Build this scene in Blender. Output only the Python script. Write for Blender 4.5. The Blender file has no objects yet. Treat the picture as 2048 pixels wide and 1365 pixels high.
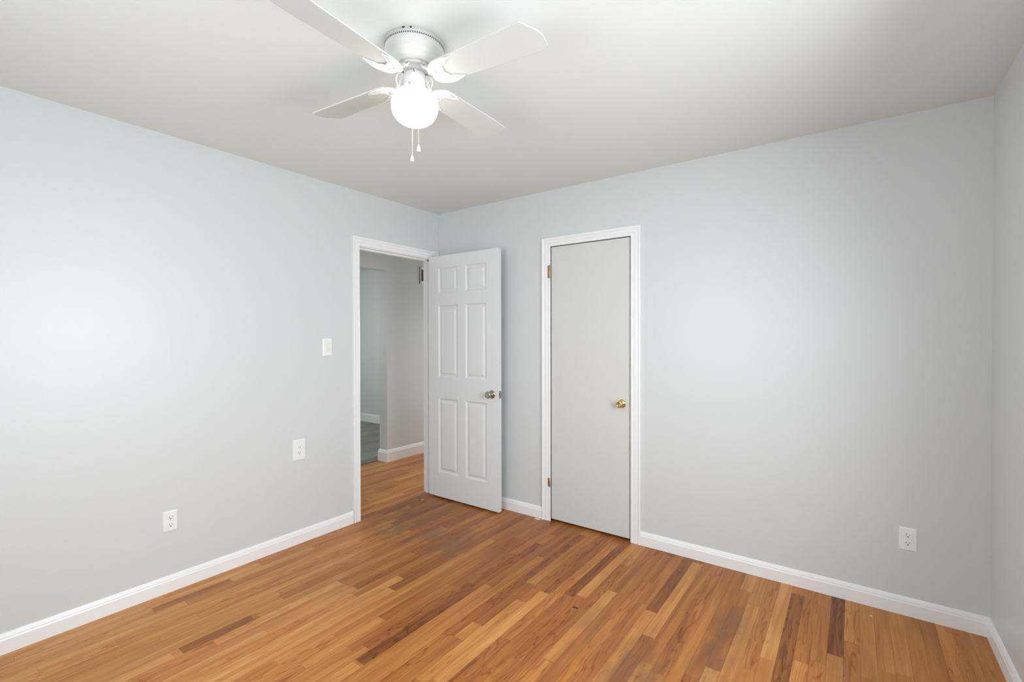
import bpy, bmesh, math, random
from mathutils import Vector, Matrix
random.seed(7)
sc = bpy.context.scene
col = sc.collection
PI = math.pi

# ------------------------------------------------------------------ camera
F_PX, YAW, PITCH, ROLL = 940.94, 0.6263, -0.0083, -0.0016
cd = bpy.data.cameras.new('camera'); cam = bpy.data.objects.new('camera', cd); col.objects.link(cam)
cd.sensor_fit = 'HORIZONTAL'; cd.sensor_width = 36; cd.lens = F_PX / 2048 * 36; cd.clip_start = .02
fw = Vector((-math.sin(YAW) * math.cos(PITCH), math.cos(YAW) * math.cos(PITCH), math.sin(PITCH)))
rt = Vector((math.cos(YAW), math.sin(YAW), 0)); up = rt.cross(fw)
r2 = rt * math.cos(ROLL) + up * math.sin(ROLL); u2 = -rt * math.sin(ROLL) + up * math.cos(ROLL)
m = Matrix((r2, u2, -fw)).transposed().to_4x4(); m.translation = Vector((2.9584, -2.9805, 1.36))
cam.matrix_world = m
sc.camera = cam

# ------------------------------------------------------------------ world, lights, exposure
W, H, D = 3.468, 2.44, -3.60          # room width (x), ceiling height, rear wall (y)
w = bpy.data.worlds.new('world'); sc.world = w; w.use_nodes = True
bg = w.node_tree.nodes['Background']; bg.inputs[0].default_value = (.80, .90, 1, 1); bg.inputs[1].default_value = 1.0
sc.view_settings.view_transform = 'Standard'; sc.view_settings.look = 'None'
sc.view_settings.gamma = 1; sc.view_settings.use_curve_mapping = False
sc.view_settings.exposure = 0.36
sc.cycles.max_bounces = 12; sc.cycles.diffuse_bounces = 8

def area(name, loc, rot, sx, sy, power, color, spread=PI):
    l = bpy.data.lights.new(name, 'AREA'); l.shape = 'RECTANGLE'; l.size = sx; l.size_y = sy
    l.energy = power; l.color = color; l.spread = spread
    o = bpy.data.objects.new(name, l); o.location = loc; o.rotation_euler = rot; col.objects.link(o); return o
DAY = (.89, .955, 1)
WIN1 = (-2.40, -1.10, .80, 1.95)       # window in the right wall: y0, y1, z0, z1
WIN2 = (.95, 2.55, .90, 2.05)          # window in the rear wall: x0, x1, z0, z1
ADDED_WIN = (-1.6, .2, .8, 2.1)             # added unseen window that lets light into the far room
area('daylight_right', (W + .16, (WIN1[0] + WIN1[1]) / 2, 1.40), (0, math.radians(72), 0), 1.15, 1.3, 46, DAY, math.radians(160))
area('daylight_rear', ((WIN2[0] + WIN2[1]) / 2, D - .16, 1.475), (math.radians(83), 0, 0), 1.6, 1.15, 30, DAY, math.radians(170))
area('far_room_fill', (-4.66, -.7, 1.45), (0, -PI / 2, 0), 1.3, 1.8, 50, (.95, 1, .95))  # added fill at an unseen window to light the room beyond
area('hall_fill', (-.65, 3.26, 1.20), (-math.radians(80), 0, 0), .7, 1.0, 21, (1, .975, .94), math.radians(95))  # added fill, put at the hall end to brighten the hallway

# ------------------------------------------------------------------ materials
def newmat(name):
    mt = bpy.data.materials.new(name); mt.use_nodes = True
    nt = mt.node_tree; return mt, nt, nt.nodes['Principled BSDF']
def pmat(name, c, rough=.5, metal=0, bump=0, bscale=200, spec=.5, var=0):
    mt, nt, b = newmat(name)
    b.inputs['Base Color'].default_value = (*c, 1); b.inputs['Roughness'].default_value = rough
    b.inputs['Metallic'].default_value = metal; b.inputs['Specular IOR Level'].default_value = spec
    tc = nt.nodes.new('ShaderNodeTexCoord')
    if bump:
        n = nt.nodes.new('ShaderNodeTexNoise'); n.inputs['Scale'].default_value = bscale; n.inputs['Detail'].default_value = 3
        nt.links.new(tc.outputs['Object'], n.inputs['Vector'])
        bp = nt.nodes.new('ShaderNodeBump'); bp.inputs['Strength'].default_value = bump; bp.inputs['Distance'].default_value = .001
        nt.links.new(n.outputs['Fac'], bp.inputs['Height']); nt.links.new(bp.outputs['Normal'], b.inputs['Normal'])
    if var:
        n2 = nt.nodes.new('ShaderNodeTexNoise'); n2.inputs['Scale'].default_value = 3; n2.inputs['Detail'].default_value = 4
        nt.links.new(tc.outputs['Object'], n2.inputs['Vector'])
        mx = nt.nodes.new('ShaderNodeMix'); mx.data_type = 'RGBA'
        mx.inputs[6].default_value = (*[x * (1 - var) for x in c], 1); mx.inputs[7].default_value = (*[min(1, x * (1 + var)) for x in c], 1)
        nt.links.new(n2.outputs['Fac'], mx.inputs[0]); nt.links.new(mx.outputs[2], b.inputs['Base Color'])
    return mt
M = {}
M['wall'] = pmat('wall_paint', (.625, .652, .658), .38, bump=.25, bscale=260, spec=.5, var=.012)
M['ceiling'] = pmat('ceiling_paint', (.755, .785, .765), .85, bump=.3, bscale=180, spec=.2)
M['trim'] = pmat('trim_paint', (.83, .84, .845), .3, bump=.08, bscale=60)
M['door'] = pmat('door_paint', (.70, .72, .73), .35, bump=.10, bscale=90)
M['flushdoor'] = pmat('flush_door_paint', (.63, .635, .615), .4, bump=.12, bscale=70, var=.015)
M['white'] = pmat('white_plastic', (.82, .83, .82), .3)
M['almond'] = pmat('rocker_plastic', (.78, .77, .70), .3)
M['fanwhite'] = pmat('fan_enamel', (.73, .74, .72), .25)
M['blade'] = pmat('blade_laminate', (.62, .645, .605), .45)
M['dark'] = pmat('dark_slot', (.02, .02, .02), .6)
M['nickel'] = pmat('satin_nickel', (.42, .39, .35), .22, 1)
M['brass'] = pmat('polished_brass', (.72, .55, .25), .16, 1)
M['oldbrass'] = pmat('aged_brass', (.45, .30, .14), .4, .8)
M['grille'] = pmat('brown_grille', (.10, .075, .055), .6)
M['threshold'] = pmat('threshold_wood', (.25, .10, .05), .45, var=.1)
M['flake'] = pmat('paint_flake', (.82, .80, .74), .6)
M['scrap'] = pmat('dark_scrap', (.03, .025, .03), .7)

def glass_mat():
    mt, nt, b = newmat('window_glass')
    t = nt.nodes.new('ShaderNodeBsdfTransparent'); g = nt.nodes.new('ShaderNodeBsdfGlossy'); g.inputs['Roughness'].default_value = .02
    mx = nt.nodes.new('ShaderNodeMixShader'); mx.inputs[0].default_value = .06
    nt.links.new(t.outputs[0], mx.inputs[1]); nt.links.new(g.outputs[0], mx.inputs[2])
    nt.links.new(mx.outputs[0], nt.nodes['Material Output'].inputs['Surface']); return mt
M['glass'] = glass_mat()

class NB:      # tiny node helper
    def __init__(s, nt): s.nt = nt
    def n(s, t, **kw):
        o = s.nt.nodes.new(t)
        for k, v in kw.items(): setattr(o, k, v)
        return o
    def put(s, sock, v):
        if isinstance(v, (int, float)): sock.default_value = v
        elif isinstance(v, tuple): sock.default_value = v
        else: s.nt.links.new(v, sock)
    def math(s, op, a, b=0., c=None, clamp=False):
        o = s.n('ShaderNodeMath', operation=op, use_clamp=clamp); s.put(o.inputs[0], a); s.put(o.inputs[1], b)
        if c is not None: s.put(o.inputs[2], c)
        return o.outputs[0]
    def mix(s, f, a, b, mode='MIX'):
        o = s.n('ShaderNodeMix', data_type='RGBA', blend_type=mode); s.put(o.inputs[0], f); s.put(o.inputs[6], a); s.put(o.inputs[7], b)
        return o.outputs[2]
    def xyz(s, x, y, z):
        o = s.n('ShaderNodeCombineXYZ'); s.put(o.inputs[0], x); s.put(o.inputs[1], y); s.put(o.inputs[2], z); return o.outputs[0]
    def noise(s, v, scale, detail=3, rough=.5, dist=0):
        o = s.n('ShaderNodeTexNoise'); s.put(o.inputs['Vector'], v); o.inputs['Scale'].default_value = scale
        o.inputs['Detail'].default_value = detail; o.inputs['Roughness'].default_value = rough; o.inputs['Distortion'].default_value = dist
        return o.outputs['Fac']
    def ramp(s, f, stops, interp='LINEAR'):
        o = s.n('ShaderNodeValToRGB'); e = o.color_ramp.elements; o.color_ramp.interpolation = interp
        while len(e) < len(stops): e.new(.5)
        for el, (p, c) in zip(e, stops): el.position = p; el.color = (*c, 1) if len(c) == 3 else c
        s.put(o.inputs[0], f); return o.outputs[0]
    def sstep(s, v, a, b):
        o = s.n('ShaderNodeMapRange', interpolation_type='SMOOTHSTEP'); s.put(o.inputs[0], v)
        o.inputs[1].default_value = a; o.inputs[2].default_value = b; return o.outputs[0]

def globe_mat():
    mt, nt, b = newmat('lit_opal_glass')
    b.inputs['Base Color'].default_value = (.9, .9, .88, 1); b.inputs['Roughness'].default_value = .2
    b.inputs['Emission Color'].default_value = (1, .985, .95, 1); N = NB(nt); tc = N.n('ShaderNodeTexCoord'); sp = N.n('ShaderNodeSeparateXYZ'); nt.links.new(tc.outputs['Object'], sp.inputs[0])
    k = N.sstep(sp.outputs[2], 2.235 - H, 2.266 - H)             # the bulb sits low in the glass, its neck glows less
    nt.links.new(N.math('MULTIPLY_ADD', k, -4.6, 5.6), b.inputs['Emission Strength'])
    return mt
M['globe'] = globe_mat()
# worn and stained places of the finish: x, y, radius x, radius y, strength
STAINS = [(.12, -.52, .18, .26, 1.2), (.36, -.76, .16, .18, 1.1), (.75, -.74, .22, .18, 1.2), (.55, -.45, .35, .25, .35),
          (2.24, -1.13, .14, .24, 1.3), (2.50, -.72, .07, .34, 1.4), (1.95, -.98, .06, .3, .7), (2.95, -.75, .05, .2, .6), (1.15, -.62, .40, .30, .3), (.85, -1.25, .3, .35, .25),
          (.62, -1.45, .25, .28, .35), (1.7, -.35, .35, .25, .25)]
def wood_floor(name, stops, stain_col, stains, seamdark, rough=.33):
    mt, nt, b = newmat(name); N = NB(nt)
    tc = N.n('ShaderNodeTexCoord'); sp = N.n('ShaderNodeSeparateXYZ'); nt.links.new(tc.outputs['Object'], sp.inputs[0])
    X, Y = sp.outputs[0], sp.outputs[1]
    at = N.n('ShaderNodeAttribute', attribute_name='board'); sa = N.n('ShaderNodeSeparateColor'); nt.links.new(at.outputs['Color'], sa.inputs[0])
    tone, seed, hue = sa.outputs[0], sa.outputs[1], sa.outputs[2]
    uv = N.n('ShaderNodeUVMap', uv_map='UVMap'); su = N.n('ShaderNodeSeparateXYZ'); nt.links.new(uv.outputs[0], su.inputs[0])
    U, V = su.outputs[0], su.outputs[1]
    sd = N.math('MULTIPLY', seed, 37.)
    fine = N.noise(N.xyz(N.math('MULTIPLY', X, 150.), N.math('MULTIPLY_ADD', Y, 5., sd), sd), 1, 4, .6)
    band = N.noise(N.xyz(N.math('MULTIPLY', X, 26.), N.math('MULTIPLY_ADD', Y, 1.6, sd), sd), 1, 3, .55, .6)
    rings = N.math('SINE', N.math('MULTIPLY', N.noise(N.xyz(N.math('MULTIPLY', X, 17.), N.math('MULTIPLY_ADD', Y, 1.9, sd), sd), 1, 2, .5), 62.))
    rings = N.sstep(rings, .55, 1.)
    ringmask = N.sstep(hue, .45, .8)
    f = N.math('ADD', tone, N.math('MULTIPLY', N.math('SUBTRACT', band, .5), .75))
    f = N.math('ADD', f, N.math('MULTIPLY', N.math('SUBTRACT', fine, .5), .34))
    f = N.math('SUBTRACT', f, N.math('MULTIPLY', N.math('MULTIPLY', rings, ringmask), .2), clamp=True)
    c = N.ramp(f, stops)
    # some boards redder
    c = N.mix(N.math('MULTIPLY', N.sstep(hue, .62, 1.), .35), c, (1.0, .78, .72, 1), 'MULTIPLY')
    # short dark streaks and knots
    st = N.noise(N.xyz(N.math('MULTIPLY', X, 60.), N.math('MULTIPLY_ADD', Y, 5.5, sd), sd), 1, 2, .5, .4)
    c = N.mix(N.math('MULTIPLY', N.sstep(st, .66, .78), .45), c, (.18, .08, .03, 1))
    if stains:
        acc = 0.
        nz = N.noise(N.xyz(N.math('MULTIPLY', X, 9.), N.math('MULTIPLY', Y, 4.5), 3.), 1, 4, .65)
        for (sx, sy, rx, ry, s_) in stains:
            dx = N.math('DIVIDE', N.math('SUBTRACT', X, sx), rx); dy = N.math('DIVIDE', N.math('SUBTRACT', Y, sy), ry)
            d2 = N.math('ADD', N.math('MULTIPLY', dx, dx), N.math('MULTIPLY', dy, dy))
            g = N.math('MULTIPLY', N.math('EXPONENT', N.math('MULTIPLY', d2, -1.)), s_)
            acc = N.math('ADD', acc, g)
        acc = N.math('MULTIPLY', N.sstep(nz, .32, .62), acc, clamp=True)
        c = N.mix(N.math('MULTIPLY', acc, .68), c, stain_col)
        nz2 = N.noise(N.xyz(N.math('MULTIPLY', X, 40.), N.math('MULTIPLY', Y, 9.), 8.), 1, 3, .6)
        c = N.mix(N.math('MULTIPLY', N.math('MULTIPLY', N.sstep(nz2, .6, .72), acc), .4), c, (.05, .030, .018, 1))
    # seams
    e = N.math('MINIMUM', U, N.math('SUBTRACT', 1., U))
    seam = N.math('SUBTRACT', 1., N.sstep(e, .0, .028))
    e2 = N.sstep(V, 0., .0018)
    seam = N.math('MAXIMUM', seam, N.math('SUBTRACT', 1., e2))
    brk = N.sstep(N.noise(N.xyz(N.math('MULTIPLY', X, 17.), N.math('MULTIPLY', Y, 2.), 5.), 1, 2), .35, .6)
    seam = N.math('MULTIPLY', seam, N.math('MULTIPLY_ADD', brk, .6, .25))
    c = N.mix(N.math('MULTIPLY', seam, seamdark), c, (.07, .03, .012, 1))
    nt.links.new(c, b.inputs['Base Color'])
    rn = N.noise(N.xyz(N.math('MULTIPLY', X, 6.), N.math('MULTIPLY', Y, 3.), 1.), 1, 4, .6)
    nt.links.new(N.math('MULTIPLY_ADD', rn, .22, rough - .1), b.inputs['Roughness'])
    b.inputs['Specular IOR Level'].default_value = .25
    bp = N.n('ShaderNodeBump'); bp.inputs['Strength'].default_value = .35; bp.inputs['Distance'].default_value = .0008
    nt.links.new(N.math('SUBTRACT', N.math('MULTIPLY', fine, .3), seam), bp.inputs['Height'])
    nt.links.new(bp.outputs[0], b.inputs['Normal'])
    return mt
M['oak'] = wood_floor('oak_strip_floor', [(0, (.12, .034, .009)), (.25, (.26, .083, .019)), (.5, (.40, .148, .034)), (.75, (.54, .236, .064)), (1, (.68, .36, .135))],
                      (.19, .088, .042, 1), STAINS, .75)
M['greyfloor'] = wood_floor('grey_plank_floor', [(0, (.10, .097, .085)), (.5, (.25, .24, .215)), (1, (.45, .44, .40))], (0, 0, 0, 1), None, .6, .4)

# ------------------------------------------------------------------ mesh helpers
def box(bm, x0, x1, y0, y1, z0, z1, mi=0):
    vs = [bm.verts.new((x, y, z)) for x in (x0, x1) for y in (y0, y1) for z in (z0, z1)]
    for f in ((0, 1, 3, 2), (4, 6, 7, 5), (0, 4, 5, 1), (2, 3, 7, 6), (0, 2, 6, 4), (1, 5, 7, 3)):
        bm.faces.new([vs[i] for i in f]).material_index = mi
    return vs
def lathe(bm, prof, n=48, M4=None, mi=0, caps=True):
    rings = []
    for r, z in prof:
        ring = []
        if r < 1e-6: ring = [bm.verts.new(Vector((0, 0, z)))]
        else: ring = [bm.verts.new(Vector((r * math.cos(2 * PI * i / n), r * math.sin(2 * PI * i / n), z))) for i in range(n)]
        rings.append(ring)
    for a, b_ in zip(rings, rings[1:]):
        for i in range(n):
            j = (i + 1) % n
            if len(a) == 1 and len(b_) == 1: continue
            if len(a) == 1: f = bm.faces.new((a[0], b_[j], b_[i]))
            elif len(b_) == 1: f = bm.faces.new((a[i], a[j], b_[0]))
            else: f = bm.faces.new((a[i], a[j], b_[j], b_[i]))
            f.material_index = mi; f.smooth = True
    if caps:
        for ring in (rings[0], rings[-1]):
            if len(ring) > 2: bm.faces.new(ring).material_index = mi
    if M4 is not None:
        bmesh.ops.transform(bm, matrix=M4, verts=[v for r_ in rings for v in r_])
def tube(bm, pts, rad, n=8, flat=1., mi=0):
    pts = [Vector(p) for p in pts]; rings = []
    rads = rad if isinstance(rad, (list, tuple)) else [rad] * len(pts)
    for i, p in enumerate(pts):
        t = (pts[min(i + 1, len(pts) - 1)] - pts[max(i - 1, 0)]).normalized()
        ref = Vector((0, 0, 1)) if abs(t.z) < .9 else Vector((1, 0, 0))
        s = t.cross(ref).normalized(); u = s.cross(t).normalized()
        rings.append([bm.verts.new(p + s * rads[i] * math.cos(2 * PI * k / n) + u * rads[i] * flat * math.sin(2 * PI * k / n)) for k in range(n)])
    for a, b_ in zip(rings, rings[1:]):
        for k in range(n):
            f = bm.faces.new((a[k], a[(k + 1) % n], b_[(k + 1) % n], b_[k])); f.smooth = True; f.material_index = mi
    bm.faces.new(rings[0]); bm.faces.new(rings[-1])
def obj(name, bm, mats, parent=None, loc=None, bevel=0, seg=2, smooth=False, kids_world=False):
    bmesh.ops.recalc_face_normals(bm, faces=bm.faces)
    me = bpy.data.meshes.new(name); bm.to_mesh(me); bm.free()
    for mm in (mats if isinstance(mats, (list, tuple)) else [mats]): me.materials.append(mm)
    o = bpy.data.objects.new(name, me); col.objects.link(o)
    if parent: o.parent = parent
    if loc: o.location = loc
    if bevel:
        b = o.modifiers.new('bevel', 'BEVEL'); b.width = bevel; b.segments = seg; b.limit_method = 'ANGLE'; b.angle_limit = math.radians(40)
    if smooth:
        for p in me.polygons: p.use_smooth = True
    return o
def tag(o, label, cat, group=None, kind=None):
    o['label'] = label; o['category'] = cat
    if group: o['group'] = group
    if kind: o['kind'] = kind
    return o
def thing(name, loc, label, cat, group=None, kind=None, rz=0):
    o = bpy.data.objects.new(name, None); o.empty_display_size = .1; col.objects.link(o)
    o.location = loc; o.rotation_euler = (0, 0, rz)
    return tag(o, label, cat, group, kind)
def boxes(name, lst, mat, label, cat, bevel=0):
    bm = bmesh.new()
    for b in lst: box(bm, *b)
    return tag(obj(name, bm, mat, bevel=bevel), label, cat, kind='structure')

# ------------------------------------------------------------------ room shell
T = .10
HY = 3.0                                  # hall end
DO = (-.826, -.068, 2.045)                # bedroom door opening y0, y1, top
CO = (1.157, 1.770, 2.030)                # closet opening x0, x1, top
boxes('wall_left', [(-T, 0, D, DO[0], 0, H), (-T, 0, DO[1], HY, 0, H), (-T, 0, DO[0], DO[1], DO[2], H)], M['wall'],
      'pale grey-blue left wall with the open bedroom doorway, light switch and two outlets', 'wall')
boxes('wall_back', [(0, CO[0], 0, T, 0, H), (CO[1], W, 0, T, 0, H), (CO[0], CO[1], 0, T, CO[2], H)], M['wall'],
      'pale grey-blue back wall around the flush closet door', 'wall')
boxes('wall_right', [(W, W + T, D, WIN1[0], 0, H), (W, W + T, WIN1[1], T, 0, H), (W, W + T, WIN1[0], WIN1[1], 0, WIN1[2]), (W, W + T, WIN1[0], WIN1[1], WIN1[3], H)], M['wall'],
      'pale grey-blue wall along the right edge of the photo', 'wall')
boxes('wall_rear', [(-T, WIN2[0], D - T, D, 0, H), (WIN2[1], W + T, D - T, D, 0, H), (WIN2[0], WIN2[1], D - T, D, 0, WIN2[2]), (WIN2[0], WIN2[1], D - T, D, WIN2[3], H)], M['wall'],
      'grey-blue wall behind the camera with a window', 'wall')
boxes('wall_closet', [(.6, .65, T, .8, 0, H), (2.3, 2.35, T, .8, 0, H), (.6, 2.35, .8, .85, 0, H)], M['wall'], 'closet interior walls behind the flush door', 'wall')
boxes('ceiling', [(-T, W + T, D - T, .9, H, H + .05)], M['ceiling'], 'flat off-white bedroom ceiling carrying the ceiling fan', 'ceiling')
HX, HX2 = -1.145, -1.268                  # hall wall faces
boxes('wall_hall', [(HX2, HX, .365, HY, 0, H), (HX2, HX, -1.3, .365, 2.09, H), (HX2, HX, -2.4, -1.3, 0, H)], M['wall'],
      'grey hallway wall with an open doorway, seen through the bedroom doorway', 'wall')
boxes('wall_hall_end', [(HX2, -1.0, HY, HY + T, 0, H), (-.3, -T, HY, HY + T, 0, H), (-1.0, -.3, HY, HY + T, 0, .6), (-1.0, -.3, HY, HY + T, 1.8, H)], M['wall'], 'far end wall of the hallway', 'wall')
boxes('wall_hall_near', [(HX2, -T, -2.5, -2.4, 0, H)], M['wall'], 'near end wall of the hallway', 'wall')
boxes('ceiling_hall', [(HX2 - .01, -T, -2.5, HY + T, H, H + .05), (-4.6, HX2 - .01, -2.6, 2.0, H, H + .05)], M['ceiling'], 'ceiling of the hallway and the room beyond', 'ceiling')
FY = 1.79
boxes('wall_far', [(-4.6, HX2, FY, FY + T, 0, H)], M['wall'], 'grey-green wall of the room beyond the hallway, above the grey plank floor', 'wall')
boxes('wall_far_left', [(-4.6, -4.5, -2.5, ADDED_WIN[0], 0, H), (-4.6, -4.5, ADDED_WIN[1], FY, 0, H), (-4.6, -4.5, ADDED_WIN[0], ADDED_WIN[1], 0, ADDED_WIN[2]), (-4.6, -4.5, ADDED_WIN[0], ADDED_WIN[1], ADDED_WIN[3], H)], M['wall'], 'unseen left wall of the room beyond the hallway, with the added window', 'wall')
boxes('wall_far_near', [(-4.6, HX2, -2.6, -2.5, 0, H)], M['wall'], 'near wall of the room beyond the hallway', 'wall')

# floors: one mesh each, made of individual strips
def strip_floor(name, x0, x1, y0, y1, bw, lmin, lmax, mat, label, overrides=(), tonefn=None, seed=3):
    rng = random.Random(seed); bm = bmesh.new(); uvl = bm.loops.layers.uv.new('UVMap'); cl = bm.loops.layers.float_color.new('board')
    n0 = int(math.floor(x0 / bw)); i = n0
    while i * bw < x1:
        a, b = max(x0, i * bw), min(x1, (i + 1) * bw)
        y = y0 - rng.random() * lmax; segs = []
        while y < y1:
            L = rng.uniform(lmin, lmax); segs.append([y, y + L, None]); y += L
        for (ox, oy0, oy1, tn, hu) in overrides:
            if i * bw <= ox < (i + 1) * bw:
                ns = []
                for s in segs:
                    if s[1] <= oy0 or s[0] >= oy1: ns.append(s); continue
                    if s[0] < oy0: ns.append([s[0], oy0, s[2]])
                    if s[1] > oy1: ns.append([oy1, s[1], s[2]])
                ns.append([oy0, oy1, (tn, hu)]); segs = sorted(ns, key=lambda t: t[0])
        for (ya, yb, ov) in segs:
            ya, yb = max(ya, y0), min(yb, y1)
            if yb - ya < .003: continue
            f = bm.faces.new([bm.verts.new(p) for p in ((a, ya, 0), (b, ya, 0), (b, yb, 0), (a, yb, 0))])
            tn = (min(1, max(0, rng.gauss(.5, .085))), rng.random()) if ov is None else ov
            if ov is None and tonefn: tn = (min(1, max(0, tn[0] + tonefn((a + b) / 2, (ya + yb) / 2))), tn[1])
            sd = rng.random()
            for lp, (u, v) in zip(f.loops, ((0, 0), (1, 0), (1, yb - ya), (0, yb - ya))):
                lp[uvl].uv = (u, v); lp[cl] = (tn[0], sd, tn[1], 1)
        i += 1
    # underside slab
    nf = len(bm.faces); box(bm, x0, x1, y0, y1, -.06, -.002)
    for f in bm.faces:
        f.normal_update()
    me = bpy.data.meshes.new(name); bm.to_mesh(me); bm.free(); me.materials.append(mat)
    o = bpy.data.objects.new(name, me); col.objects.link(o)
    return tag(o, label, 'floor', kind='structure')
OV = [(1.281, -1.77, -1.05, .22, .9), (1.281, -1.05, -.38, .28, .95), (1.738, -.81, -.20, .30, .9), (1.665, -1.66, -.86, .74, .1),
      (1.545, -1.28, -.83, .28, .5), (1.945, -1.30, -.64, .70, .1), (2.932, -.56, -.01, .17, .98), (2.726, -.9, -.1, .25, .7),
      (2.156, -.70, -.01, .22, .6), (2.235, -.90, -.05, .72, .1), (.665, -2.07, -1.62, .85, .8), (.595, -2.18, -1.88, .33, .5),
      (2.52, -.95, -.41, .35, .2), (1.60, -1.70, -1.0, .66, .75), (.90, -2.2, -1.2, .75, .6)]
cl01 = lambda v: max(0., min(1., v))
tone = lambda x, y: (.08 if x < -.05 else .10 if x > 2.5 else .20 * cl01((1.5 - x) / .7) * cl01((-.8 - y) / .7) - .07 * cl01((y + 1.3) / .5))  # right-hand boards coloured lighter to make up for weak light; left front lightened too
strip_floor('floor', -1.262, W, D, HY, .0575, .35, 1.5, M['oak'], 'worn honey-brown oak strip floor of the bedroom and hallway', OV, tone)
strip_floor('floor_far', -4.5, -1.292, -2.5, FY, .18, .9, 1.3, M['greyfloor'], 'grey plank floor of the room beyond the hallway', seed=9)
boxes('trim_3', [(-1.292, -1.262, -1.3, .365, -.05, .004)], M['threshold'], 'reddish-brown wooden threshold strip between hall floor and grey planks', 'threshold')

# baseboards
BBP = [(0, 0), (.013, 0), (.013, .060), (.0105, .066), (.0105, .070), (.008, .078), (.004, .086), (0, .088)]
def baseboard(name, segs, label, prof=BBP):
    # seg: p0, p1 (xy), inward normal (xy); m0/m1 = mitre sign at the ends
    bm = bmesh.new()
    for (p0, p1, nrm, m0, m1) in segs:
        p0, p1, nr = Vector((*p0, 0)), Vector((*p1, 0)), Vector((*nrm, 0)); t = (p1 - p0).normalized()
        A = [bm.verts.new(p0 + nr * d + Vector((0, 0, z)) + t * d * m0) for d, z in prof]
        B = [bm.verts.new(p1 + nr * d + Vector((0, 0, z)) - t * d * m1) for d, z in prof]
        n = len(prof)
        for i in range(n): bm.faces.new((A[i], A[(i + 1) % n], B[(i + 1) % n], B[i]))
        bm.faces.new(A); bm.faces.new(B)
    return tag(obj(name, bm, M['trim'], bevel=0), label, 'baseboard', kind='structure')
baseboard('baseboard_left', [((0, D), (0, -.884), (1, 0), 1, 0)], 'white baseboard along the foot of the left wall')
baseboard('baseboard_back', [((0.0, 0), (1.083, 0), (0, -1), 1, 0), ((1.841, 0), (W, 0), (0, -1), 0, 1)], 'white baseboard along the foot of the back wall on both sides of the closet door')
baseboard('baseboard_right', [((W, 0), (W, D), (-1, 0), 1, 1)], 'white baseboard along the foot of the right wall')
baseboard('baseboard_rear', [((W, D), (0, D), (0, 1), 1, 1)], 'white baseboard along the wall behind the camera')
HBP = [(0, 0), (.016, 0), (.016, .100), (.012, .108), (.012, .114), (.006, .126), (0, .130)]
baseboard('baseboard_hall', [((HX, .365), (HX, HY), (1, 0), -1, 0), ((HX2, .365), (HX, .365), (0, -1), -1, -1)], 'tall white baseboard wrapping the hallway wall end', HBP)
baseboard('baseboard_far', [((-4.5, FY), (HX2, FY), (0, -1), 0, 0)], 'white baseboard on the far wall above grey planks', HBP)

# casings
CP = [(0, 0), (0, .010), (.004, .012), (.016, .012), (.020, .0095), (.026, .0135), (.042, .0135), (.046, .011), (.050, .016), (.062, .018), (.066, .015), (.066, 0)]
def casing(bm, mapf, a0, a1, h, wl=1., wr=1., wh=1.):
    paths = []
    for (wv, t) in CP:
        paths.append([(a0 - wv * wl, 0, t), (a0 - wv * wl, h + wv * wh, t), (a1 + wv * wr, h + wv * wh, t), (a1 + wv * wr, 0, t)])
    V = [[bm.verts.new(mapf(*p)) for p in pa] for pa in paths]
    for i in range(len(V)):
        j = (i + 1) % len(V)
        for k in range(3): bm.faces.new((V[i][k], V[i][k + 1], V[j][k + 1], V[j][k]))
    bm.faces.new([v[0] for v in V]); bm.faces.new([v[3] for v in V])
bm = bmesh.new()
casing(bm, lambda a, b, t: Vector((t, a, b)), DO[0] + .004, DO[1] - .002, DO[2] - .006, wl=.84, wr=1.03, wh=1.0)
casing(bm, lambda a, b, t: Vector((-T - t, a, b)), DO[0] + .004, DO[1] - .004, DO[2] - .006)
j = .012                                   # jamb lining and stops
box(bm, -T, 0, DO[0], DO[0] + j, 0, DO[2]); box(bm, -T, 0, DO[1] - j, DO[1], 0, DO[2]); box(bm, -T, 0, DO[0] + j, DO[1] - j, DO[2] - j, DO[2])
box(bm, -.075, -.038, DO[0] + j, DO[0] + j + .011, 0, DO[2] - j); box(bm, -.075, -.038, DO[1] - j - .011, DO[1] - j, 0, DO[2] - j)
box(bm, -.075, -.038, DO[0] + j, DO[1] - j, DO[2] - j - .012, DO[2] - j)
tr1 = tag(obj('trim_1', bm, M['trim']), 'white moulded casing and jamb around the open bedroom doorway', 'door frame', kind='structure')
bm = bmesh.new(); box(bm, -.034, -.006, DO[0] + j, DO[0] + j + .0015, .885, .955)
obj('strike_plate', bm, M['nickel'], tr1)
bm = bmesh.new()
casing(bm, lambda a, b, t: Vector((a, -t, b)), CO[0] - .002, CO[1] + .003, CO[2] - .004, wl=1.07, wr=1.03, wh=.98)
box(bm, CO[0] - .004, CO[0], 0, T, 0, CO[2]); box(bm, CO[1], CO[1] + .004, 0, T, 0, CO[2])
box(bm, CO[0], CO[1], 0, T, CO[2], CO[2] + .004)
tag(obj('trim_2', bm, M['trim']), 'white moulded casing around the closet door', 'door frame', kind='structure')

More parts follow.
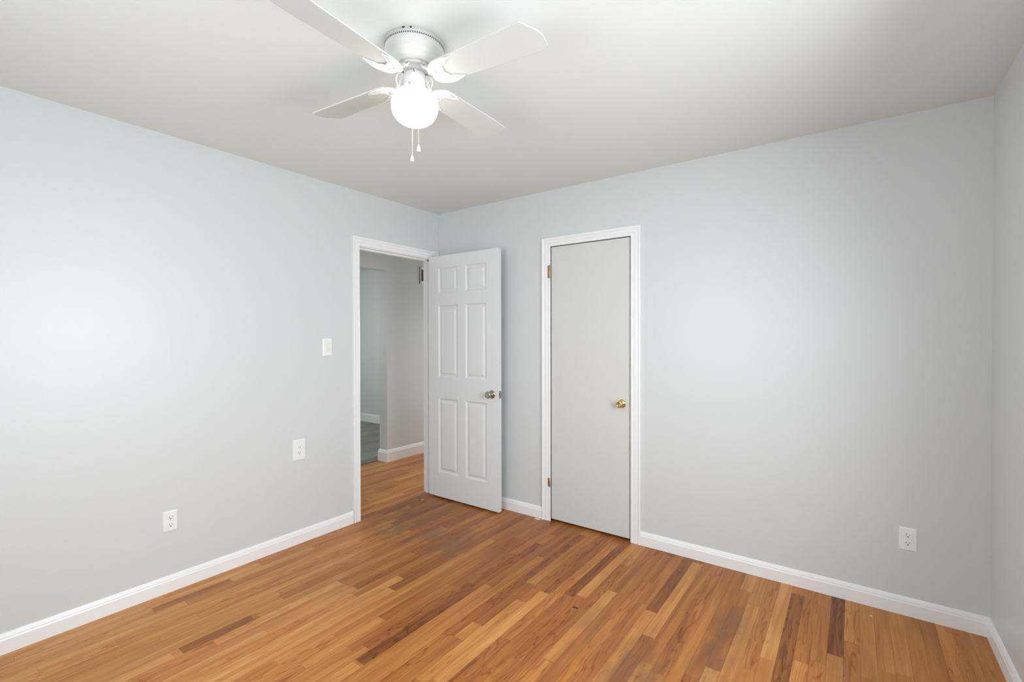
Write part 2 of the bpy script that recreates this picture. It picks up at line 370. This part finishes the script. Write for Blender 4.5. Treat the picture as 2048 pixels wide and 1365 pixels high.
# windows outside the picture; hall and far-room ones are added to bring light in
def window(name, axis, face, a0, a1, z0, z1, sgn, label):
    # axis 0: opening in a wall of constant x; 1: constant y ; sgn: outward direction
    def mp(a, d, z): return (face + sgn * d, a, z) if axis == 0 else (a, face + sgn * d, z)
    def bx(bm, a_0, a_1, d0, d1, z_0, z_1):
        p, q = mp(a_0, d0, z_0), mp(a_1, d1, z_1)
        box(bm, min(p[0], q[0]), max(p[0], q[0]), min(p[1], q[1]), max(p[1], q[1]), z_0, z_1)
    c = mp((a0 + a1) / 2, 0, z0)
    root = thing(name, (0, 0, 0), label, 'window', kind='structure')
    bm = bmesh.new(); f = .05
    bx(bm, a0, a0 + f, .02, .07, z0, z1); bx(bm, a1 - f, a1, .02, .07, z0, z1); bx(bm, a0 + f, a1 - f, .02, .07, z0, z0 + f); bx(bm, a0 + f, a1 - f, .02, .07, z1 - f, z1)
    bx(bm, a0 + f, a1 - f, .025, .065, (z0 + z1) / 2 - .018, (z0 + z1) / 2 + .018)
    obj('window_frame', bm, M['trim'], root)
    bm = bmesh.new(); bx(bm, a0 - .07, a0, -.016, 0, z0 - .05, z1 + .07); bx(bm, a1, a1 + .07, -.016, 0, z0 - .05, z1 + .07); bx(bm, a0, a1, -.016, 0, z1, z1 + .07)
    obj('window_casing', bm, M['trim'], root)
    bm = bmesh.new(); bx(bm, a0 - .09, a1 + .09, -.05, .0, z0 - .025, z0); obj('window_sill', bm, M['trim'], root)
    bm = bmesh.new(); bx(bm, a0 + f, a1 - f, .043, .047, z0 + f, (z0 + z1) / 2 - .018); bx(bm, a0 + f, a1 - f, .043, .047, (z0 + z1) / 2 + .018, z1 - f)
    obj('window_pane', bm, M['glass'], root)
window('window_1', 0, W, WIN1[0], WIN1[1], WIN1[2], WIN1[3], 1, 'white sash window in the right wall beside the camera')
window('window_2', 1, D, WIN2[0], WIN2[1], WIN2[2], WIN2[3], -1, 'white sash window in the wall behind the camera')
window('added_window_hall', 1, HY, -1.0, -.3, .6, 1.8, 1, 'added unseen window at the end of the hallway')
window('added_window_far', 0, -4.5, ADDED_WIN[0], ADDED_WIN[1], ADDED_WIN[2], ADDED_WIN[3], -1, 'added unseen window of the room beyond the hallway')

# ------------------------------------------------------------------ doors
def knob(bm, r=.027, proj=.062, rose=.032, stem=.011):
    lathe(bm, [(rose, 0), (rose, .003), (rose * .93, .006), (rose * .6, .0085), (stem, .010), (stem, proj - .034), (r * .62, proj - .030), (r * .92, proj - .022),
               (r, proj - .013), (r * .97, proj - .005), (r * .86, proj - .001), (r * .6, proj - .0025), (0, proj - .004)], 32)
def six_panel_door(root, L, Ht, th):
    # local coords: x 0..L away from the hinge, y -th..0, z 0..Ht
    xs = [0, .112, .330, .415, .632, L]
    zs = [0, .208, .830, 1.010, 1.612, 1.716, 1.925, Ht]
    bm = bmesh.new()
    for side in (0, 1):
        y0 = -th if side == 0 else 0; s = 1 if side == 0 else -1     # s: inward direction
        for i in range(len(xs) - 1):
            for k in range(len(zs) - 1):
                x0, x1, z0, z1 = xs[i], xs[i + 1], zs[k], zs[k + 1]
                if i in (1, 3) and k in (1, 3, 5):
                    loops = []
                    for inset, dep in ((0, 0), (.003, .003), (.010, .0085), (.016, .0095), (.024, .0085), (.038, .0025), (.040, .0022)):
                        loops.append([bm.verts.new((x, y0 + s * dep, z)) for x, z in ((x0 + inset, z0 + inset), (x1 - inset, z0 + inset), (x1 - inset, z1 - inset), (x0 + inset, z1 - inset))])
                    for a, b in zip(loops, loops[1:]):
                        for q in range(4): bm.faces.new((a[q], a[(q + 1) % 4], b[(q + 1) % 4], b[q]))
                    bm.faces.new(loops[-1])
                else:
                    bm.faces.new([bm.verts.new((x, y0, z)) for x, z in ((x0, z0), (x1, z0), (x1, z1), (x0, z1))])
    for q in (((0, -th, 0), (0, 0, 0), (0, 0, Ht), (0, -th, Ht)), ((L, -th, 0), (L, 0, 0), (L, 0, Ht), (L, -th, Ht)),
              ((0, -th, 0), (L, -th, 0), (L, 0, 0), (0, 0, 0)), ((0, -th, Ht), (L, -th, Ht), (L, 0, Ht), (0, 0, Ht))):
        bm.faces.new([bm.verts.new(p) for p in q])
    bmesh.ops.remove_doubles(bm, verts=bm.verts, dist=1e-5)
    return obj('door_slab', bm, M['door'], root)
L1, H1, TH = .750, 2.027, .035
d1 = thing('door_1', (.021, -.098, .016), 'white six-panel bedroom door standing open beside the back wall', 'door', kind='structure')
six_panel_door(d1, L1, H1, TH)
KX, KZ = L1 - .064, .902
R = Matrix.Rotation(PI / 2, 4, 'X')        # +z -> -y
bm = bmesh.new(); knob(bm); bmesh.ops.transform(bm, matrix=Matrix.Translation((KX, -TH, KZ)) @ R, verts=bm.verts); obj('door_knob', bm, M['nickel'], d1)
bm = bmesh.new(); knob(bm); bmesh.ops.transform(bm, matrix=Matrix.Translation((KX, 0, KZ)) @ Matrix.Rotation(-PI / 2, 4, 'X'), verts=bm.verts); obj('door_knob', bm, M['nickel'], d1)
bm = bmesh.new(); box(bm, L1, L1 + .0016, -TH + .005, -.005, KZ - .029, KZ + .029); lp = obj('latch_plate', bm, M['nickel'], d1, bevel=.0005)
bm = bmesh.new(); box(bm, L1 + .001, L1 + .0135, -TH / 2 - .007, -TH / 2 + .007, KZ - .011, KZ + .011); obj('latch_bolt', bm, M['nickel'], lp, bevel=.002)
for z in (.18, 1.0, 1.80):
    bm = bmesh.new(); lathe(bm, [(.006, 0), (.006, .09)], 12); bmesh.ops.transform(bm, matrix=Matrix.Translation((-.0075, -.004, z)), verts=bm.verts)
    obj('hinge', bm, M['trim'], d1)

L2, H2 = CO[1] - CO[0] - .008, 2.006
d2 = thing('door_2', (CO[0] + .002, .002, .016), 'plain white flush closet door with a brass knob', 'door', kind='structure')
bm = bmesh.new(); box(bm, 0, L2, 0, .035, 0, H2); obj('door_slab', bm, M['flushdoor'], d2, bevel=.0015)
bm = bmesh.new(); knob(bm, .0235, .060, .028, .010)
bmesh.ops.transform(bm, matrix=Matrix.Translation((L2 - .054, 0, .897)) @ R, verts=bm.verts); obj('door_knob', bm, M['brass'], d2)
def hinge_b(z, h, mat, lab):
    bm = bmesh.new(); lathe(bm, [(.0035, 0), (.0055, .002), (.0055, h - .002), (.0035, h)], 14)
    bmesh.ops.transform(bm, matrix=Matrix.Translation((-.006, -.0175, z)), verts=bm.verts)
    box(bm, -.0215, -.006, -.0165, -.0135, z + .003, z + h - .003)
    o = obj('hinge', bm, mat, d2); o['label'] = lab
hinge_b(1.776, .097, M['oldbrass'], 'bare brass upper hinge')
hinge_b(.238, .066, M['oldbrass'], 'small chipped lower hinge')

# ------------------------------------------------------------------ switch and outlets
def plate_bm(w_, h_):
    bm = bmesh.new(); lv = []
    for ins, t in ((0, 0), (0, .0025), (.0025, .0055), (.006, .0065)):
        lv.append([bm.verts.new((x, -t, z)) for x, z in ((-w_ / 2 + ins, -h_ / 2 + ins), (w_ / 2 - ins, -h_ / 2 + ins), (w_ / 2 - ins, h_ / 2 - ins), (-w_ / 2 + ins, h_ / 2 - ins))])
    for a, b in zip(lv, lv[1:]):
        for q in range(4): bm.faces.new((a[q], a[(q + 1) % 4], b[(q + 1) % 4], b[q]))
    bm.faces.new(lv[0]); bm.faces.new(lv[-1]); return bm
def disc(bm, x, z, r, y0, y1, n=16, sx=1, sz=1, flatz=None):
    a = []; b = []
    for i in range(n):
        t = 2 * PI * i / n; dx, dz = r * sx * math.cos(t), r * sz * math.sin(t)
        if flatz: dz = max(-flatz, min(flatz, dz))
        a.append(bm.verts.new((x + dx, y0, z + dz))); b.append(bm.verts.new((x + dx, y1, z + dz)))
    bm.faces.new(a); bm.faces.new(b)
    for i in range(n): bm.faces.new((a[i], a[(i + 1) % n], b[(i + 1) % n], b[i]))
def outlet(loc, rz, w_, h_, label):
    r_ = thing('wall_outlet', loc, label, 'outlet', 'duplex outlets on the bedroom walls', rz=rz)
    obj('cover_plate', plate_bm(w_, h_), M['white'], r_)
    for s in (1, -1):
        bm = bmesh.new(); disc(bm, 0, s * .0195, .0172, -.006, -.0085, 28, flatz=.0142)
        rc = obj('receptacle', bm, M['white'], r_, bevel=.0006)
        bm = bmesh.new(); zc = s * .0195
        box(bm, -.0075, -.0055, -.0088, -.0082, zc - .001, zc + .0075); box(bm, .0055, .0073, -.0088, -.0082, zc, zc + .0065)
        disc(bm, 0, zc - .0065, .0030, -.0088, -.0082, 14)
        obj('slot', bm, M['dark'], rc)
    bm = bmesh.new(); disc(bm, 0, 0, .003, -.006, -.0075, 16); obj('screw', bm, M['white'], r_)
outlet((0, -1.293, .6185), PI / 2, .084, .137, 'white duplex outlet on the left wall, higher and nearer the doorway')
outlet((0, -2.019, .3780), PI / 2, .068, .108, 'white duplex outlet low on the left wall, farther from the doorway')
outlet((3.181, 0, .3725), 0, .069, .111, 'white duplex outlet low on the back wall by the right corner')
sw = thing('light_switch', (0, -1.083, 1.2925), 'white rocker light switch on the left wall near the doorway', 'light switch', rz=PI / 2)
obj('cover_plate', plate_bm(.072, .122), M['white'], sw)
bm = bmesh.new(); box(bm, -.0168, .0168, -.0078, -.006, -.0335, .0335); fr = obj('rocker_frame', bm, M['white'], sw, bevel=.0006)
bm = bmesh.new()
vs = [(-.0145, -.0078, -.031), (.0145, -.0078, -.031), (.0145, -.0078, .031), (-.0145, -.0078, .031), (-.0145, -.0125, -.031), (.0145, -.0125, -.031), (.0145, -.0085, .031), (-.0145, -.0085, .031), (-.0145, -.0098, 0), (.0145, -.0098, 0)]
v = [bm.verts.new(p) for p in vs]
for f in ((0, 1, 2, 3), (0, 1, 5, 4), (3, 2, 6, 7), (4, 5, 9, 8), (8, 9, 6, 7), (0, 4, 8, 7, 3), (1, 5, 9, 6, 2)): bm.faces.new([v[i] for i in f])
obj('rocker', bm, M['almond'], sw)
for s in (1, -1):
    bm = bmesh.new(); disc(bm, 0, s * .048, .0028, -.006, -.0075, 14); obj('screw', bm, M['white'], sw)

# ------------------------------------------------------------------ hallway grille
vg = thing('wall_vent', (HX, 1.012, 2.086), 'small framed brown-louvred vent high on the hallway wall', 'vent', rz=PI / 2)
bm = bmesh.new(); hw, hh, fw_ = .158, .100, .018
box(bm, -hw, -hw + fw_, -.006, 0, -hh, hh); box(bm, hw - fw_, hw, -.012, 0, -hh, hh); box(bm, -hw + fw_, hw - fw_, -.012, 0, hh - .032, hh); box(bm, -hw + fw_, hw - fw_, -.012, 0, -hh, -hh + .032)
obj('vent_frame', bm, M['trim'], vg, bevel=.002)
bm = bmesh.new(); box(bm, -hw + fw_, hw - fw_, -.003, -.001, -hh + .032, hh - .032)
for k in range(9):
    z = -hh + .036 + k * .0155
    box(bm, -hw + fw_, hw - fw_, -.010, -.003, z, z + .004)
obj('louvers', bm, M['grille'], vg)
bm = bmesh.new(); box(bm, -hw - .005, -hw, -.006, 0, -hh, hh); obj('dark_edge_strip', bm, M['grille'], vg)  # thin dark strip along the left edge of the frame

# ------------------------------------------------------------------ ceiling fan
FX, FYc = 1.6431, -1.7741
fan = thing('ceiling_fan', (FX, FYc, H), 'white four-blade flush ceiling fan with a lit round glass globe', 'ceiling fan')
Z = lambda z: z - H
bm = bmesh.new()
RH = .1085
lathe(bm, [(RH - .004, 0), (RH, -.002), (RH, Z(2.402)), (RH - .001, Z(2.396)), (RH - .004, Z(2.392)), (RH - .004, Z(2.386)), (RH - .008, Z(2.375)), (RH - .018, Z(2.366)), (RH - .033, Z(2.3605)), (.064, Z(2.3580)), (.060, Z(2.3570)), (.0, Z(2.3570))], 96)
hs = obj('motor_housing', bm, M['fanwhite'], fan)
bm = bmesh.new()
for k in range(86):                        # ring of ventilation slots
    t = 2 * PI * k / 86; vs = box(bm, RH - .004, RH + .0004, -.0016, .0016, Z(2.4185), Z(2.4250))
    bmesh.ops.rotate(bm, verts=vs, cent=(0, 0, 0), matrix=Matrix.Rotation(t, 3, 'Z'))
for t, r0 in ((-1.10, .0045), (-.86, .003)):
    vs = box(bm, RH - .004, RH + .0005, -r0, r0, Z(2.4345), Z(2.4395)); bmesh.ops.rotate(bm, verts=vs, cent=(0, 0, 0), matrix=Matrix.Rotation(t, 3, 'Z'))
so = obj('vent_slots', bm, M['dark'], hs)
bm = bmesh.new(); lathe(bm, [(.059, Z(2.3575)), (.062, Z(2.3560)), (.062, Z(2.3510)), (.058, Z(2.3490)), (.052, Z(2.3490)), (.051, Z(2.353)), (.041, Z(2.353)), (.040, Z(2.342)), (.036, Z(2.340)), (.035, Z(2.3325)), (0, Z(2.3325))], 64)
obj('flywheel', bm, M['fanwhite'], fan)
bm = bmesh.new(); lathe(bm, [(.034, Z(2.332)), (.0390, Z(2.330)), (.0395, Z(2.326)), (.0395, Z(2.290)), (.041, Z(2.288)), (.041, Z(2.270)), (.036, Z(2.268)), (0, Z(2.268))], 64)
sh = obj('switch_housing', bm, M['fanwhite'], fan)
for t in (-1.2, .9, 3.0):
    bm = bmesh.new(); lathe(bm, [(.0035, 0), (.0035, .006), (.002, .008), (0, .008)], 12)
    bmesh.ops.transform(bm, matrix=Matrix.Rotation(t, 4, 'Z') @ Matrix.Translation((.040, 0, Z(2.279))) @ Matrix.Rotation(PI / 2, 4, 'Y'), verts=bm.verts)
    obj('screw', bm, M['nickel'], sh)
bm = bmesh.new()
gp = [(.034, 2.268), (.040, 2.2665), (.050, 2.2645), (.062, 2.2600), (.073, 2.2515), (.0805, 2.2400), (.0845, 2.2260), (.0855, 2.2130), (.0838, 2.1980), (.0785, 2.1830), (.0690, 2.1690), (.0560, 2.1585), (.0400, 2.1505), (.0240, 2.1450), (.0120, 2.1420), (.0060, 2.1400), (.004, 2.1382), (0, 2.1380)]
lathe(bm, [(r_, Z(z)) for r_, z in gp], 64)
obj('glass_globe', bm, M['globe'], fan)

TH0, PIT = math.radians(3.81), math.radians(-10.1)
BZ = 2.3067
def bl_pt(r_, s_, dz=0):                   # point on the pitched blade plane (local, blade along +x)
    return Vector((r_, s_ * math.cos(PIT) - dz * math.sin(PIT), Z(BZ) + s_ * math.sin(PIT) + dz * math.cos(PIT)))
outline = [(.108, -.030), (.116, -.046), (.135, -.0525), (.30, -.0590), (.486, -.0650), (.4945, -.057), (.501, -.047), (.508, -.035), (.517, -.021), (.5255, -.007),
           (.5300, .006), (.5308, .020), (.5275, .045), (.5245, .055), (.517, .0620), (.506, .0655), (.30, .0590), (.135, .0525), (.116, .046), (.108, .030)]
def blade_bm(flip=1):          # two of the four blades are mounted the other way up
    bm = bmesh.new(); t = .0025
    a = [bm.verts.new(bl_pt(r_, s_ * flip, t)) for r_, s_ in outline]; b = [bm.verts.new(bl_pt(r_, s_ * flip, -t)) for r_, s_ in outline]
    bm.faces.new(a); bm.faces.new(b); n = len(a)
    for i in range(n): bm.faces.new((a[i], a[(i + 1) % n], b[(i + 1) % n], b[i]))
    return bm
def iron_bm():
    bm = bmesh.new(); u = -.0062
    def sm(pts, k=5):                      # Catmull-Rom
        P = [Vector(p) for p in pts]; P = [P[0] * 2 - P[1]] + P + [P[-1] * 2 - P[-2]]; out = []
        for i in range(1, len(P) - 2):
            for q in range(k):
                t = q / k; p0, p1, p2, p3 = P[i - 1:i + 3]
                out.append(.5 * ((2 * p1) + (-p0 + p2) * t + (2 * p0 - 5 * p1 + 4 * p2 - p3) * t * t + (-p0 + 3 * p1 - 3 * p2 + p3) * t ** 3))
        return out + [P[-2]]
    # stem from the flywheel down and out to the blade
    stem = sm([Vector((.038, 0, Z(2.3450))), Vector((.058, 0, Z(2.3450))), Vector((.073, 0, Z(2.328))), Vector((.088, 0, Z(2.306))), Vector((.104, 0, Z(2.3015)))])
    tube(bm, stem, [.0105 - .003 * i / len(stem) for i in range(len(stem))], 10, .45)
    for s in (1, -1):
        A = sm([bl_pt(.094, s * .004, u), bl_pt(.090, s * .020, u), bl_pt(.103, s * .038, u), bl_pt(.132, s * .0525, u), bl_pt(.165, s * .0535, u), bl_pt(.200, s * .0485, u)])
        tube(bm, A, [.0058] * (len(A) - 6) + [.0055, .005, .0045, .004, .003, .002], 8, .55)
        B = sm([bl_pt(.200, s * .0485, u), bl_pt(.178, s * .040, u), bl_pt(.166, s * .030, u), bl_pt(.150, s * .0265, u), bl_pt(.145, s * .014, u), bl_pt(.134, s * .0, u)])
        tube(bm, B, .0042, 8, .6)
        pl = [p - Vector((0, 0, 0)) for p in A] + B[1:-1] + [bl_pt(.134, 0, u)]
        bm.faces.new([bm.verts.new(p + Vector((0, 0, .0008))) for p in pl])
        C = sm([bl_pt(.096, s * .006, u), bl_pt(.112, s * .020, u), bl_pt(.136, s * .034, u), bl_pt(.165, s * .043, u)])
        tube(bm, C, .0048, 8, .6)
        Dd = sm([bl_pt(.118, s * .024, u), bl_pt(.132, s * .018, u), bl_pt(.147, s * .022, u)])
        tube(bm, Dd, .004, 8, .6)
        # little lobe standing off the flywheel
        E_ = sm([Vector((.046, s * .010, Z(2.3455))), Vector((.057, s * .026, Z(2.340))), Vector((.070, s * .024, Z(2.325))), Vector((.080, s * .008, Z(2.316)))])
        tube(bm, E_, .0036, 8, .7)
    tube(bm, [bl_pt(.092, 0, u), bl_pt(.115, 0, u), bl_pt(.138, 0, u)], [.008, .008, .005], 8, .5)
    return bm
proto = []
for k in range(4):
    rz = TH0 + k * PI / 2
    if k == 0:
        b0 = obj('blade', blade_bm(), M['blade'], fan, bevel=.0008); b0.rotation_euler = (0, 0, rz)
        i0 = obj('blade_arm', iron_bm(), M['fanwhite'], fan); i0.rotation_euler = (0, 0, rz)
        s0 = []
        for (r_, s_) in ((.110, .012), (.110, -.012), (.142, 0)):
            bm = bmesh.new(); lathe(bm, [(.0042, 0), (.0042, -.0018), (.002, -.003), (0, -.003)], 12)
            bmesh.ops.transform(bm, matrix=Matrix.Translation(bl_pt(r_, s_, -.0078)) @ Matrix.Rotation(PIT, 4, 'X'), verts=bm.verts)
            s0.append(obj('screw', bm, M['fanwhite'], i0))
    else:
        if k == 1: bf = obj('blade', blade_bm(-1), M['blade'], fan, bevel=.0008); b1 = bf
        else: b1 = (bf if k == 3 else b0).copy()
        i1 = i0.copy()
        for o in (b1, i1):
            if o.name not in col.objects: col.objects.link(o)
            o.parent = fan; o.rotation_euler = (0, 0, rz)
        for s in s0:
            c = s.copy(); col.objects.link(c); c.parent = i1

def cam_dir_pt(depth, lat, z):             # local fan coords from distance ahead / sideways of the photographer's eye
    p = Vector((2.9584, -2.9805, 0)) + Vector((-math.sin(YAW), math.cos(YAW), 0)) * depth + Vector((math.cos(YAW), math.sin(YAW), 0)) * lat
    return Vector((p.x - FX, p.y - FYc, Z(z)))
def pull(bm, top, h, r0, r1):
    lathe(bm, [(0, 0), (r0 * .5, -.001), (r0, -.004), (r1 * .8, -h * .45), (r1, -h * .85), (r1 * .9, -h), (0, -h)], 16, Matrix.Translation(top))
# beaded chain in front of the globe
pc1 = [cam_dir_pt(1.705, -.3495, 2.326), cam_dir_pt(1.690, -.3445, 2.322), cam_dir_pt(1.676, -.340, 2.305), cam_dir_pt(1.664, -.336, 2.280), cam_dir_pt(1.656, -.3315, 2.250), cam_dir_pt(1.651, -.3285, 2.215), cam_dir_pt(1.650, -.3265, 2.15), cam_dir_pt(1.650, -.3250, 2.036)]
bm = bmesh.new(); tube(bm, pc1, .0005, 6)
acc = 0.
for a, b in zip(pc1, pc1[1:]):
    L = (b - a).length; n = max(1, int(round(L / .0042)))
    for i in range(n):
        bmesh.ops.create_icosphere(bm, subdivisions=1, radius=.0014, matrix=Matrix.Translation(a.lerp(b, i / n)))
ch = obj('pull_chain', bm, M['fanwhite'], fan); ch['label'] = 'shorter beaded chain hanging in front of the globe'
bm = bmesh.new(); pull(bm, pc1[-1], .027, .0025, .0066); obj('chain_pull', bm, M['white'], ch)
bm = bmesh.new(); lathe(bm, [(.005, 0), (.005, .004), (.002, .010), (0, .010)], 12)
dv = cam_dir_pt(1.705, -.3495, 2.326) - Vector((0, 0, Z(2.326))); bmesh.ops.transform(bm, matrix=Matrix.Translation((dv.x * .9, dv.y * .9, Z(2.326))) @ Matrix.Rotation(math.atan2(dv.y, dv.x), 4, 'Z') @ Matrix.Rotation(PI / 2, 4, 'Y'), verts=bm.verts)
obj('chain_grommet', bm, M['nickel'], ch)
# plain cord behind the globe
pc2 = [cam_dir_pt(1.790, -.372, 2.300), cam_dir_pt(1.812, -.378, 2.296), cam_dir_pt(1.842, -.386, 2.250), cam_dir_pt(1.845, -.388, 2.15), cam_dir_pt(1.845, -.389, 2.074)]
bm = bmesh.new(); tube(bm, pc2, .0011, 8)
ch = obj('pull_chain', bm, M['fanwhite'], fan); ch['label'] = 'longer plain white cord hanging behind the globe'
bm = bmesh.new(); pull(bm, pc2[-1], .026, .003, .0072); obj('chain_pull', bm, M['white'], ch)

# ------------------------------------------------------------------ crumbs on the floor
def flake(name, x, y, pts, mat, label, cat, t=.0015, grp=None):
    bm = bmesh.new(); a = [bm.verts.new((px, py, .0002)) for px, py in pts]
    b = [bm.verts.new((px * .9, py * .9, t + .0006 * math.sin(i * 2.3))) for i, (px, py) in enumerate(pts)]
    n = len(a); bm.faces.new(a)
    c = bm.verts.new((0, 0, t * 1.3))
    for i in range(n): bm.faces.new((a[i], a[(i + 1) % n], b[(i + 1) % n], b[i])); bm.faces.new((b[i], b[(i + 1) % n], c))
    o = obj(name, bm, mat, loc=(x, y, 0)); return tag(o, label, cat, grp)
flake('dark_crumb', 1.838, -.893, [(-.016, -.003), (-.010, .006), (.002, .009), (.013, .004), (.012, -.004), (.004, .001), (-.006, -.006)], M['scrap'], 'small black scrap lying on the oak floor in front of the closet', 'scrap', .003)
flake('paint_chip', .048, -.240, [(-.008, -.004), (-.002, .005), (.008, .004), (.006, -.004)], M['flake'], 'tiny white paint chip on the floor just inside the doorway', 'paint chip', grp='paint chips on the floor')
flake('paint_chip', 1.060, -.036, [(-.025, -.005), (-.015, .004), (.010, .006), (.024, .001), (.010, -.006)], M['flake'], 'curled white paint chip at the foot of the closet casing, left side', 'paint chip', .004, 'paint chips on the floor')
flake('paint_chip', 3.037, -.114, [(-.006, -.003), (0, .005), (.006, 0), (.002, -.004)], M['flake'], 'tiny white paint chip on the floor below the back wall outlet', 'paint chip', grp='paint chips on the floor')
